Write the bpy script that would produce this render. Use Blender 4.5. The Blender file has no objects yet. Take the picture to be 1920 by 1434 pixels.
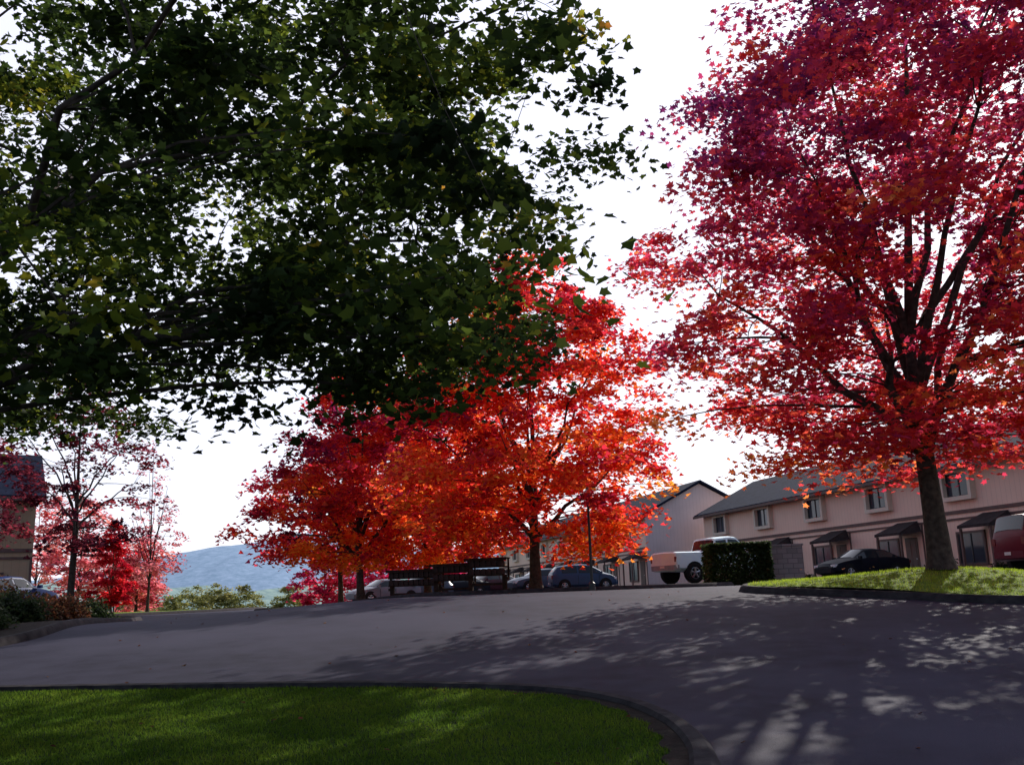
import bpy, math, numpy as np
from mathutils import Matrix, Vector
R = math.radians
scene = bpy.context.scene
coll = scene.collection
scene.view_settings.view_transform = 'Standard'
scene.view_settings.look = 'None'
EL, AZ = 30, 32
S = Vector((math.sin(R(AZ))*math.cos(R(EL)), math.cos(R(AZ))*math.cos(R(EL)), math.sin(R(EL))))

# ------------------------------------------------------------------ helpers
def sm(t):
    t = np.clip(t, 0, 1)
    return t*t*(3-2*t)
def H(x, y):
    x = np.asarray(x, float); y = np.asarray(y, float)
    z = 1.47*sm((y-5)/22)
    z = z - .45*sm((-x-3)/8)*sm((y-18)/10)
    z = z - 6*sm((y-62)/60)*sm((-x-5)/15)
    z = z - 14*sm((y-140)/250)
    return z
def h(x, y): return float(H(x, y))

def link(o, parent=None):
    coll.objects.link(o)
    if parent is not None: o.parent = parent
    return o
def tag(o, label=None, category=None, group=None, kind=None):
    if label: o["label"] = label
    if category: o["category"] = category
    if group: o["group"] = group
    if kind: o["kind"] = kind
    return o
def empty(name, loc, rotz=0.0):
    o = bpy.data.objects.new(name, None); o.location = loc; o.rotation_euler = (0, 0, rotz)
    o.empty_display_size = .3
    return link(o)
def mesh_obj(name, verts, faces, mat=None, parent=None, smooth=None, loc=None, mats=None, fm=None):
    me = bpy.data.meshes.new(name)
    me.from_pydata([tuple(v) for v in verts], [], [tuple(f) for f in faces])
    if mats:
        for m in mats: me.materials.append(m)
        if fm: me.polygons.foreach_set('material_index', fm)
    elif mat: me.materials.append(mat)
    if smooth is not None:
        me.polygons.foreach_set('use_smooth', [True]*len(me.polygons))
        me.set_sharp_from_angle(angle=R(smooth))
    me.update()
    o = bpy.data.objects.new(name, me)
    if loc is not None: o.location = loc
    return link(o, parent)
class MB:
    """mesh buffer"""
    def __init__(s): s.v = []; s.f = []
    def add(s, vs, fs):
        n = len(s.v); s.v += [tuple(v) for v in vs]; s.f += [tuple(i+n for i in f) for f in fs]
    def box(s, x0, x1, y0, y1, z0, z1):
        vs = [(x0,y0,z0),(x1,y0,z0),(x1,y1,z0),(x0,y1,z0),(x0,y0,z1),(x1,y0,z1),(x1,y1,z1),(x0,y1,z1)]
        s.add(vs, [(3,2,1,0),(4,5,6,7),(0,1,5,4),(1,2,6,5),(2,3,7,6),(3,0,4,7)])
    def tube(s, pts, radii, sides=6, cap=True):
        pts = [Vector(p) for p in pts]; n0 = len(s.v); up = Vector((.13, .27, 1)).normalized()
        for i, p in enumerate(pts):
            t = (pts[min(i+1, len(pts)-1)]-pts[max(i-1, 0)])
            if t.length < 1e-6: t = Vector((0,0,1))
            t.normalize()
            ref = Vector((1, 0, 0)) if abs(t.z) > .8 else up
            a = t.cross(ref).normalized(); b = t.cross(a).normalized()
            for k in range(sides):
                an = 2*math.pi*k/sides
                s.v.append(tuple(p+(a*math.cos(an)+b*math.sin(an))*radii[i]))
        for i in range(len(pts)-1):
            for k in range(sides):
                k2 = (k+1) % sides
                s.f.append((n0+i*sides+k, n0+i*sides+k2, n0+(i+1)*sides+k2, n0+(i+1)*sides+k))
        if cap:
            s.f.append(tuple(n0+k for k in range(sides))[::-1])
            s.f.append(tuple(n0+(len(pts)-1)*sides+k for k in range(sides)))
    def cyl_y(s, cx, cz, r, y0, y1, n=20):
        vs = []
        for y in (y0, y1):
            for k in range(n):
                a = 2*math.pi*k/n; vs.append((cx+r*math.cos(a), y, cz+r*math.sin(a)))
        fs = [(k, (k+1) % n, n+(k+1) % n, n+k) for k in range(n)]
        fs += [tuple(range(n))[::-1], tuple(range(n, 2*n))]
        s.add(vs, fs)
    def obj(s, name, mat, parent=None, smooth=None, loc=None):
        return mesh_obj(name, s.v, s.f, mat, parent, smooth, loc)

# ------------------------------------------------------------------ materials
def newmat(name):
    m = bpy.data.materials.new(name); m.use_nodes = True
    nt = m.node_tree; nt.nodes.clear()
    out = nt.nodes.new('ShaderNodeOutputMaterial')
    return m, nt, out
def N(nt, t, **kw):
    n = nt.nodes.new(t)
    for k, v in kw.items(): setattr(n, k, v)
    return n
def noise_mat(name, c1, c2, scale=5, rough=.8, bump=.0, bscale=None, spec=.4, metal=0, c3=None, scale3=.3, coat=0, detail=6, bdist=.02):
    m, nt, out = newmat(name)
    L = nt.links.new
    tc = N(nt, 'ShaderNodeTexCoord')
    p = N(nt, 'ShaderNodeBsdfPrincipled')
    no = N(nt, 'ShaderNodeTexNoise'); no.inputs['Scale'].default_value = scale; no.inputs['Detail'].default_value = detail
    L(tc.outputs['Object'], no.inputs['Vector'])
    rp = N(nt, 'ShaderNodeValToRGB')
    rp.color_ramp.elements[0].position = .3; rp.color_ramp.elements[0].color = (*c1, 1)
    rp.color_ramp.elements[1].position = .7; rp.color_ramp.elements[1].color = (*c2, 1)
    L(no.outputs['Fac'], rp.inputs['Fac'])
    col = rp.outputs['Color']
    if c3:
        n3 = N(nt, 'ShaderNodeTexNoise'); n3.inputs['Scale'].default_value = scale3; n3.inputs['Detail'].default_value = 5
        L(tc.outputs['Object'], n3.inputs['Vector'])
        r3 = N(nt, 'ShaderNodeValToRGB'); r3.color_ramp.elements[0].position = .45; r3.color_ramp.elements[1].position = .65
        L(n3.outputs['Fac'], r3.inputs['Fac'])
        mx = N(nt, 'ShaderNodeMixRGB'); mx.inputs['Color2'].default_value = (*c3, 1)
        L(r3.outputs['Color'], mx.inputs['Fac']); L(col, mx.inputs['Color1']); col = mx.outputs['Color']
    L(col, p.inputs['Base Color'])
    p.inputs['Roughness'].default_value = rough; p.inputs['Metallic'].default_value = metal
    p.inputs['Specular IOR Level'].default_value = spec
    p.inputs['Coat Weight'].default_value = coat
    if bump:
        nb = N(nt, 'ShaderNodeTexNoise'); nb.inputs['Scale'].default_value = bscale or scale*4; nb.inputs['Detail'].default_value = 4
        L(tc.outputs['Object'], nb.inputs['Vector'])
        b = N(nt, 'ShaderNodeBump'); b.inputs['Strength'].default_value = bump; b.inputs['Distance'].default_value = bdist
        L(nb.outputs['Fac'], b.inputs['Height']); L(b.outputs['Normal'], p.inputs['Normal'])
    L(p.outputs['BSDF'], out.inputs['Surface'])
    return m
def leaf_mat(name, trans=.5, tboost=1.3, gloss=.04):
    m, nt, out = newmat(name); L = nt.links.new
    at = N(nt, 'ShaderNodeAttribute'); at.attribute_name = 'leaf_color'
    d = N(nt, 'ShaderNodeBsdfDiffuse'); t = N(nt, 'ShaderNodeBsdfTranslucent'); g = N(nt, 'ShaderNodeBsdfGlossy'); g.inputs['Roughness'].default_value = .45
    mul = N(nt, 'ShaderNodeVectorMath'); mul.operation = 'SCALE'; mul.inputs['Scale'].default_value = tboost
    L(at.outputs['Color'], d.inputs['Color']); L(at.outputs['Color'], mul.inputs[0]); L(mul.outputs[0], t.inputs['Color'])
    mx = N(nt, 'ShaderNodeMixShader'); mx.inputs[0].default_value = trans
    L(d.outputs[0], mx.inputs[1]); L(t.outputs[0], mx.inputs[2])
    if gloss:
        mg = N(nt, 'ShaderNodeMixShader'); mg.inputs[0].default_value = gloss
        L(mx.outputs[0], mg.inputs[1]); L(g.outputs[0], mg.inputs[2]); L(mg.outputs[0], out.inputs['Surface'])
    else:
        L(mx.outputs[0], out.inputs['Surface'])
    return m
M_leaf_red = leaf_mat('red_leaves', .62, 1.45, 0)
M_leaf_green = leaf_mat('green_leaves', .48, 1.55, .015)
M_grass = leaf_mat('grass_blades', .5, 2.6, 0)
M_bark = noise_mat('bark', (.03,.022,.02), (.085,.062,.055), 9, .9, .8, 18, spec=.2)
M_asphalt = noise_mat('asphalt', (.019,.0175,.032), (.035,.032,.057), 2.2, .75, .5, 70, spec=.09, c3=(.043,.040,.066), scale3=.35, bdist=.012)
M_kerb = noise_mat('kerb_concrete', (.018,.015,.019), (.05,.043,.047), 6, .9, .4, 40, spec=.1)
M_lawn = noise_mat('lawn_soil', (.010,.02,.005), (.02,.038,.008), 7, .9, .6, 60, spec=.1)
M_lawn_far = noise_mat('lawn_grass', (.08,.14,.012), (.18,.25,.03), 5, .9, .7, 60, spec=.1)
M_bed = noise_mat('bed_soil', (.014,.011,.010), (.035,.025,.021), 9, .95, .8, 40, spec=.1)
M_ground = noise_mat('ground_soil', (.06,.07,.03), (.13,.11,.06), .4, .95, .3, 3, spec=.1)
M_roof = noise_mat('roof_shingle', (.008,.012,.028), (.019,.025,.052), 3, .95, .4, 30, spec=.05)
M_awn = noise_mat('awning_shingle', (.03,.022,.024), (.06,.045,.045), 3, .95, .4, 30, spec=.1)
M_trim = noise_mat('trim_wood', (.10,.055,.045), (.14,.08,.07), 3, .7)
M_frame = noise_mat('window_surround', (.62,.50,.40), (.68,.56,.45), 3, .7)
M_door = noise_mat('door_paint', (.10,.06,.05), (.14,.09,.07), 3, .6)
M_wood = noise_mat('dark_wood', (.022,.010,.009), (.05,.022,.018), 8, .85, .4, 20, spec=.15)
M_metal_dark = noise_mat('dark_metal', (.02,.02,.022), (.035,.035,.04), 8, .5, spec=.5)
M_mailbox = noise_mat('mailbox_metal', (.028,.016,.017), (.065,.036,.036), 5, .8, spec=.12)
M_tyre = noise_mat('tyre_rubber', (.012,.012,.012), (.022,.022,.022), 10, .9, spec=.2)
M_rim = noise_mat('rim_alloy', (.4,.4,.42), (.5,.5,.52), 5, .35, metal=.8)
M_bumper = noise_mat('bumper_steel', (.20,.27,.34), (.28,.35,.42), 5, .5, spec=.2)
M_head = noise_mat('headlight_lens', (.6,.6,.62), (.75,.75,.78), 5, .15, spec=.6)
M_tail = noise_mat('tail_lens', (.12,.008,.01), (.2,.01,.012), 5, .3, spec=.3)
M_globe = noise_mat('lamp_glass', (.6,.6,.58), (.75,.75,.72), 5, .25)
M_plate = noise_mat('number_plate', (.6,.6,.58), (.7,.7,.68), 5, .4)
M_glass = noise_mat('window_glass', (.03,.035,.05), (.06,.065,.085), .8, .12, spec=.5)
M_cglass = noise_mat('car_glass', (.012,.014,.018), (.02,.024,.03), .8, .08, spec=.4)
def siding_mat(name, c1, c2, groove=.3, dark=.84):
    m, nt, out = newmat(name); L = nt.links.new
    tc = N(nt, 'ShaderNodeTexCoord'); p = N(nt, 'ShaderNodeBsdfPrincipled')
    sx = N(nt, 'ShaderNodeSeparateXYZ'); L(tc.outputs['Object'], sx.inputs[0])
    ad = N(nt, 'ShaderNodeMath'); ad.operation = 'ADD'; L(sx.outputs['X'], ad.inputs[0]); L(sx.outputs['Y'], ad.inputs[1])
    mo = N(nt, 'ShaderNodeMath'); mo.operation = 'PINGPONG'; mo.inputs[1].default_value = groove/2; L(ad.outputs[0], mo.inputs[0])
    lt = N(nt, 'ShaderNodeMath'); lt.operation = 'LESS_THAN'; lt.inputs[1].default_value = .012; L(mo.outputs[0], lt.inputs[0])
    no = N(nt, 'ShaderNodeTexNoise'); no.inputs['Scale'].default_value = .7; no.inputs['Detail'].default_value = 8; L(tc.outputs['Object'], no.inputs['Vector'])
    rp = N(nt, 'ShaderNodeValToRGB'); rp.color_ramp.elements[0].color = (*c1, 1); rp.color_ramp.elements[1].color = (*c2, 1)
    rp.color_ramp.elements[0].position = .3; rp.color_ramp.elements[1].position = .7; L(no.outputs['Fac'], rp.inputs['Fac'])
    mx = N(nt, 'ShaderNodeMixRGB'); mx.blend_type = 'MULTIPLY'; mx.inputs['Color2'].default_value = (dark, dark, dark, 1)
    L(lt.outputs[0], mx.inputs['Fac']); L(rp.outputs['Color'], mx.inputs['Color1']); L(mx.outputs['Color'], p.inputs['Base Color'])
    p.inputs['Roughness'].default_value = .85; p.inputs['Specular IOR Level'].default_value = .15; L(p.outputs['BSDF'], out.inputs['Surface'])
    return m
M_wall_pink = siding_mat('pink_siding', (.82,.56,.44), (.88,.63,.50))
M_wall_grey = siding_mat('grey_siding', (.54,.48,.49), (.60,.54,.55))
M_wall_tan = siding_mat('tan_siding', (.36,.24,.15), (.43,.30,.20))
def block_mat():
    m, nt, out = newmat('concrete_block'); L = nt.links.new
    tc = N(nt, 'ShaderNodeTexCoord'); p = N(nt, 'ShaderNodeBsdfPrincipled')
    mp = N(nt, 'ShaderNodeMapping'); mp.inputs['Rotation'].default_value = (R(90), 0, 0); L(tc.outputs['Object'], mp.inputs['Vector'])
    br = N(nt, 'ShaderNodeTexBrick'); br.inputs['Scale'].default_value = 1; br.inputs['Brick Width'].default_value = .4; br.inputs['Row Height'].default_value = .2
    br.inputs['Mortar Size'].default_value = .012; br.inputs['Color1'].default_value = (.20,.17,.165,1); br.inputs['Color2'].default_value = (.28,.24,.235,1); br.inputs['Mortar'].default_value = (.12,.11,.11,1)
    L(mp.outputs[0], br.inputs['Vector']); L(br.outputs['Color'], p.inputs['Base Color']); p.inputs['Roughness'].default_value = .9
    L(p.outputs['BSDF'], out.inputs['Surface']); return m
M_block = block_mat()
def painted_haze_mat(name, c1, c2, emit, scale):  # distance haze painted into the surface: bluish base colour plus its own glow
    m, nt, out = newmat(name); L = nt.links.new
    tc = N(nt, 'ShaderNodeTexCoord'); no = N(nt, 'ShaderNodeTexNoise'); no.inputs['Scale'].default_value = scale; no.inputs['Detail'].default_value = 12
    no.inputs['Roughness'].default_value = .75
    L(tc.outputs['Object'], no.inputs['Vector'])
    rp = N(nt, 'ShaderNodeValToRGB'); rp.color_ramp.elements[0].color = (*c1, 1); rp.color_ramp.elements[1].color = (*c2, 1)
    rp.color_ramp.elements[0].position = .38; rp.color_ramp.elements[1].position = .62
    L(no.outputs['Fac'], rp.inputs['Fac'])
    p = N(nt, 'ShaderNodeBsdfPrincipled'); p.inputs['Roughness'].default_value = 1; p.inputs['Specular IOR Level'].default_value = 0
    L(rp.outputs['Color'], p.inputs['Base Color']); L(rp.outputs['Color'], p.inputs['Emission Color']); p.inputs['Emission Strength'].default_value = emit  # emission stands in for light scattered by the air; the hill itself is no source
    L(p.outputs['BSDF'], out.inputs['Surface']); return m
M_hill = painted_haze_mat('painted_haze_hill', (.12,.175,.25), (.185,.245,.34), .85, .05)  # blue tint and glow imitate air haze over the hills
M_hill2 = painted_haze_mat('painted_haze_woods', (.10,.15,.17), (.20,.26,.23), .75, .06)  # same painted haze, greener, on the nearer slope

# ------------------------------------------------------------------ leaves
def tmpl(pts, fold=.22, split=True):
    n = len(pts)
    V = [(0,0,0)] + [(x,y,fold*x) for x,y in pts] + [(0,1,0)] + [(-x,y,fold*x) for x,y in reversed(pts)]
    V = np.array(V, float)
    if not split: return V, [list(range(len(V)))]
    f1 = list(range(0, n+2)); f2 = [0] + list(range(n+1, 2*n+2))
    return V, [f1, f2]
T_NEAR = tmpl([(.40,.02),(.36,.22),(.56,.52),(.30,.55)])
T_MID = tmpl([(.44,.0),(.26,.28),(.56,.52),(.22,.58)], .08, False)
T_FAR = (np.array([(0,0,0),(.5,.15,.1),(.26,.5,.03),(0,1,0),(-.26,.5,.03),(-.5,.15,.1)], float), [[0,1,2,3,4,5]])
T_BLADE = (np.array([(-.07,0,0),(.07,0,0),(.04,.6,.08),(0,1,.25)], float), [[0,1,2,3]])
def leaf_mesh(name, pos, cols, size, tilt, T, rng, mat, parent=None, upright=False):
    V, F = T; n = len(pos); m = len(V)
    yaw = rng.uniform(0, 2*np.pi, n)
    if upright:
        d = np.stack([rng.normal(0, tilt, n), rng.normal(0, tilt, n), np.ones(n)], 1)
        nrm = np.stack([np.cos(yaw), np.sin(yaw), np.zeros(n)], 1)
    else:
        nrm = np.stack([rng.normal(0, tilt, n), rng.normal(0, tilt, n), np.ones(n)], 1)
        nrm /= np.linalg.norm(nrm, axis=1)[:, None]
        d = np.stack([np.cos(yaw), np.sin(yaw), np.full(n, -.3)], 1)
    d /= np.linalg.norm(d, axis=1)[:, None]
    r = np.cross(d, nrm); r /= np.linalg.norm(r, axis=1)[:, None]
    nn = np.cross(r, d)
    s = (size*rng.uniform(.65, 1.2, n))[:, None, None] if np.isscalar(size) else size[:, None, None]
    P = pos[:, None, :] + s*(V[None, :, 0, None]*r[:, None, :] + V[None, :, 1, None]*d[:, None, :] + V[None, :, 2, None]*nn[:, None, :])
    me = bpy.data.meshes.new(name)
    me.vertices.add(n*m); me.vertices.foreach_set('co', P.astype(np.float32).ravel())
    fl = np.concatenate([np.array(f) for f in F]); per = len(fl)
    idx = (np.arange(n)[:, None]*m + fl[None, :]).ravel()
    me.loops.add(n*per); me.loops.foreach_set('vertex_index', idx.astype(np.int32))
    st = []; c = 0
    for f in F: st.append(c); c += len(f)
    starts = (np.arange(n)[:, None]*per + np.array(st)[None, :]).ravel()
    me.polygons.add(n*len(F)); me.polygons.foreach_set('loop_start', starts.astype(np.int32))
    me.update(calc_edges=True)
    a = me.attributes.new('leaf_color', 'FLOAT_COLOR', 'POINT')
    c4 = np.ones((n, m, 4), np.float32); c4[:, :, :3] = cols[:, None, :]
    a.data.foreach_set('color', c4.ravel())
    me.materials.append(mat)
    o = bpy.data.objects.new(name, me)
    return link(o, parent)

def palette(pal, t):
    pal = np.array(pal); t = np.clip(t, 0, .9999)*(len(pal)-1); i = t.astype(int); f = (t-i)[:, None]
    return pal[i]*(1-f)+pal[i+1]*f

def make_tree(base, height, tr, fork, prof, radius, nclump, nleaf, lsize, pal, seed, label, category='tree',
              group=None, crown0=None, clump_r=.7, flat=.4, T=T_FAR, mat=None, tilt=.6, off=(0,0), tone=None, nlimb=9, name='maple_tree',
              power=.45, sides=8, tonevar=.25, twig=.5, floor=None, limb=.36, tbias=1.0, spread=.5, lobe=1.0):
    rng = np.random.default_rng(seed)
    root = empty(name, base); tag(root, label, category, group)
    crown0 = crown0 if crown0 is not None else fork
    ts = rng.uniform(0, 1, nclump*5)**tbias
    pr = np.array([prof(t) for t in ts]); keep = rng.uniform(0, 1, len(ts)) < np.clip(pr, .15, 1)
    ts = ts[keep]; pr = pr[keep]; n = len(ts)
    ang = rng.uniform(0, 2*np.pi, n)
    k1, k2, k3 = rng.uniform(0, 6.28, 3)
    lob = 1 + lobe*(.12*np.sin(3*ang+k1+4*ts) + .09*np.sin(5*ang+k2-6*ts) + .07*np.sin(17*ts+k3+2*ang))
    rr = radius*pr*lob*rng.uniform(0.02, 1, n)**power
    cz = crown0 + (height-crown0)*ts
    lean = (ts)[:, None]*np.array(off)[None, :]
    C = np.stack([rr*np.cos(ang)+lean[:, 0], rr*np.sin(ang)+lean[:, 1], cz], 1)
    if floor is not None:
        C = C[floor(C[:, 0], C[:, 1], C[:, 2])]
    C = C[:nclump]; n = len(C)
    mb = MB(); nodes = []
    tp = []; trr = []
    topz = height*.93
    for i in range(14):
        f = i/13; z = f*topz
        wob = .22*tr*3
        x = wob*math.sin(f*5+k1)*min(1, f*4)*.6 + off[0]*max(0, f-.3); y = wob*math.cos(f*4+k2)*min(1, f*4)*.6 + off[1]*max(0, f-.3)
        r = tr*(1.0-.25*min(1, z/fork)) if z <= fork else tr*.5*(1-(z-fork)/(topz-fork))**1.1+.012
        if i == 0: r = tr*1.35
        tp.append((x, y, z)); trr.append(r)
        if i == 0:
            tp.append((x, y, .28)); trr.append(tr*1.05)
    mb.tube(tp, trr, sides+4)
    for p, r in zip(tp, trr):
        if p[2] > fork: nodes.append((p, r*.5))
    for i in range(nlimb):
        a = 2*math.pi*i/nlimb*1.0 + rng.uniform(-.3, .3) + k3; t0 = (i % 3)/3*.35
        z0 = fork*.92 + (topz-fork)*t0*.8 + rng.uniform(0, .3)
        tt = min(.95, t0+rng.uniform(.3, .6)); zr = crown0+(height-crown0)*tt
        re = radius*prof(tt)*.8
        p0 = Vector((np.interp(z0, [q[2] for q in tp], [q[0] for q in tp]), np.interp(z0, [q[2] for q in tp], [q[1] for q in tp]), z0))
        p3 = Vector((re*math.cos(a)+off[0]*tt, re*math.sin(a)+off[1]*tt, zr))
        p1 = p0 + Vector((math.cos(a)*re*.35, math.sin(a)*re*.35, (zr-z0)*.35+.3))
        pts = []; rad = []
        r0 = tr*limb*(1-t0)
        for k in range(9):
            f = k/8; q = p0*(1-f)**2 + p1*2*f*(1-f) + p3*f*f
            q += Vector(rng.normal(0, .06, 3))*min(1, f*3)*(radius/4)
            pts.append(q); rad.append(r0*(1-f)**1.1+.012)
            nodes.append((tuple(q), rad[-1]*.6))
        mb.tube(pts, rad, sides)
    NP = np.array([q[0] for q in nodes]); NR = np.array([q[1] for q in nodes])
    for c in C:
        if rng.uniform() > twig: continue
        dd = np.linalg.norm(NP-c, axis=1) + np.where(NP[:, 2] > c[2]+.2, 3., 0)
        j = int(np.argmin(dd)); p0 = Vector(NP[j]); p3 = Vector(c); L = (p3-p0).length
        if L < .3: continue
        p1 = (p0+p3)/2 + Vector((rng.normal(0, .1)*L, rng.normal(0, .1)*L, .1*L))
        r0 = min(NR[j], .008+.006*L)
        pts = [p0*(1-f)**2+p1*2*f*(1-f)+p3*f*f for f in (0, .25, .5, .75, 1)]
        mb.tube(pts, [r0*(1-f*.75) for f in (0, .25, .5, .75, 1)], 4, cap=False)
    mb.obj('trunk', M_bark, root, smooth=60)
    per = max(4, int(nleaf/n)); ci = np.repeat(np.arange(n), per)
    rs = clump_r*rng.uniform(.6, 1.35, n)[ci]
    g = rng.normal(0, spread, (len(ci), 3)); g = np.clip(g, -1.15, 1.15)
    P = C[ci] + np.stack([g[:, 0]*rs, g[:, 1]*rs, g[:, 2]*rs*flat - .28*(g[:, 0]**2+g[:, 1]**2)*rs], 1)
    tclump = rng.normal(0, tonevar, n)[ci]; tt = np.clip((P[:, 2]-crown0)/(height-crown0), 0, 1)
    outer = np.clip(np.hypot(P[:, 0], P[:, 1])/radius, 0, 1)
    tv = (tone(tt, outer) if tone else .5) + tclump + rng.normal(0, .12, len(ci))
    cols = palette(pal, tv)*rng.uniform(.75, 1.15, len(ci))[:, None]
    leaf_mesh('crown', P, cols, lsize, tilt, T, rng, mat or M_leaf_red, root)
    return root

# ------------------------------------------------------------------ ground
def grid_obj(name, xs, ys, zf, mat):
    X, Y = np.meshgrid(xs, ys); Z = zf(X, Y)
    V = np.stack([X.ravel(), Y.ravel(), Z.ravel()], 1); nx = len(xs); ny = len(ys)
    i = np.arange(nx-1)[None, :]+nx*np.arange(ny-1)[:, None]
    F = np.stack([i, i+1, i+1+nx, i+nx], -1).reshape(-1, 4)
    return mesh_obj(name, V.tolist(), F.tolist(), mat, smooth=180)
xs = np.concatenate([-np.geomspace(6000, 62, 30), np.arange(-60, 60.1, 1.5), np.geomspace(62, 6000, 30)])
ys = np.concatenate([[-400, -150, -60, -30], np.arange(-20, 150, 1.5), np.geomspace(152, 9000, 45)])
tag(grid_obj('ground', xs, ys, lambda x, y: H(x, y)-.06, M_ground), 'grassy soil ground falling away to the valley', 'ground', kind='structure')
tag(grid_obj('road', np.arange(-40, 45.1, .75), np.arange(-12, 62.1, .75), H, M_asphalt), 'dark asphalt road and parking area with worn patches', 'road', kind='structure')
tag(grid_obj('parking_area', np.arange(-4.75, 36.1, .75), np.arange(62, 128, 1.5), lambda x, y: H(x, y)-.002, M_asphalt), 'asphalt parking area beside the apartments', 'parking area', kind='structure')

def smooth_loop(pts, k=8):
    pts = [np.array(p, float) for p in pts]; n = len(pts); out = []
    for i in range(n):
        p0, p1, p2, p3 = pts[i-1], pts[i], pts[(i+1) % n], pts[(i+2) % n]
        for j in range(k):
            t = j/k
            out.append(.5*((2*p1)+(-p0+p2)*t+(2*p0-5*p1+4*p2-p3)*t*t+(-p0+3*p1-3*p2+p3)*t**3))
    return np.array(out)
def offset_loop(P, o):
    T = np.roll(P, -1, 0)-np.roll(P, 1, 0); T /= np.linalg.norm(T, axis=1)[:, None]
    Nn = np.stack([T[:, 1], -T[:, 0]], 1)
    area = np.sum(P[:, 0]*np.roll(P[:, 1], -1)-np.roll(P[:, 0], -1)*P[:, 1])
    if area < 0: Nn = -Nn
    return P + Nn*(np.asarray(o)[:, None] if not np.isscalar(o) else o)
def strip(name, P, prof, mat, smooth=35):
    V = []; F = []; n = len(P); m = len(prof)
    for o, z in prof:
        Q = offset_loop(P, o); zz = H(Q[:, 0], Q[:, 1])+z
        V += [(q[0], q[1], z1) for q, z1 in zip(Q, zz)]
    for k in range(m-1):
        for i in range(n):
            j = (i+1) % n; F.append((k*n+i, k*n+j, (k+1)*n+j, (k+1)*n+i))
    return mesh_obj(name, V, F, mat, smooth=smooth)
def make_lawn(pts, label, mat, mound=lambda x, y: 0*x, rings=14, klabel='concrete kerb edging the grass', lift=.11, kw=.16, name='lawn', rise=.03):
    P = smooth_loop(pts); c = P.mean(0); n = len(P); V = []; F = []
    for r in range(rings+1):
        f = (r/rings)**.8
        Q = c + (P-c)*f
        z = H(Q[:, 0], Q[:, 1]) + lift + mound(Q[:, 0], Q[:, 1])
        V += [(q[0], q[1], zz) for q, zz in zip(Q, z)]
    for r in range(rings):
        for i in range(n):
            j = (i+1) % n; F.append((r*n+i, r*n+j, (r+1)*n+j, (r+1)*n+i))
    tag(mesh_obj(name, V, F, mat, smooth=180), label, 'lawn', kind='structure')
    tag(strip('kerb', P, [(-.02, -.05), (-.02, lift+.012), (.015, lift+rise), (kw-.05, lift+rise), (kw, lift+rise-.04), (kw+.05, .006), (kw+.05, -.05)], M_kerb), klabel, 'kerb', kind='structure')
    return P
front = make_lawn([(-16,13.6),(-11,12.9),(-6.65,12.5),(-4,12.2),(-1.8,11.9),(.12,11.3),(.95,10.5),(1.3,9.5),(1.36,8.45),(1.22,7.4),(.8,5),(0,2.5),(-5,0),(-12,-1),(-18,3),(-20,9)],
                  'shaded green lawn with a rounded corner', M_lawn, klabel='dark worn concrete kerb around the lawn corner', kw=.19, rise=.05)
soilw = np.clip(.08+.12*np.clip((front[:, 0]+1)/2, 0, 1)+.04*np.sin(np.arange(len(front))*1.3), .04, 1)
grass_edge = offset_loop(front, -soilw)
Vs = [(p[0], p[1], h(*p)+.116) for p in front] + [(p[0], p[1], h(*p)+.118) for p in grass_edge]; nf = len(front)
tag(mesh_obj('soil_edge', Vs, [(i, (i+1) % nf, nf+(i+1) % nf, nf+i) for i in range(nf)], M_bed), 'dark bare soil strip inside the kerb', 'soil', kind='structure')
mound_r = lambda x, y: .30*np.exp(-((x-9.6)**2/7+(y-22.2)**2/4))
ISL = [(5.4,22.9),(6.4,21.4),(7.6,20.2),(9.35,18.6),(13,17.6),(18,17.0),(24,17),(27,20),(25,25),(20,27),(14,27),(9,26),(6.4,24.6)]
make_lawn(ISL, 'sunlit grass island under a maple', M_lawn_far, mound_r, rings=24)
make_lawn([(-7.6,41.5),(-5,38),(-1.5,34.4),(3,34.0),(7,36),(8,38.2),(5,40.5),(0,42),(-5,43.5)], 'grass strip beside mailboxes', M_lawn_far)
make_lawn([(-13,50),(-12,45.5),(-8.5,43.2),(-4.6,45),(-3.6,49),(-5,54),(-9,56),(-12,54.5)], 'planted island under red maples', M_lawn_far)
left_bed = make_lawn([(-9.3,18.1),(-9.8,21),(-10.6,24.5),(-11.3,28),(-12.6,32),(-14.5,35),(-18,36),(-24,35),(-26,26),(-22,18),(-14,16.4),(-10.3,16.6)],
          'shaded planting bed with shrubs', M_bed, name='planting_bed')
make_lawn([(-17,62),(-19,52),(-22,46),(-30,50),(-42,60),(-44,80),(-30,88),(-20,76)], 'planted slope under pink and red trees', M_lawn_far, rings=10)

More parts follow.
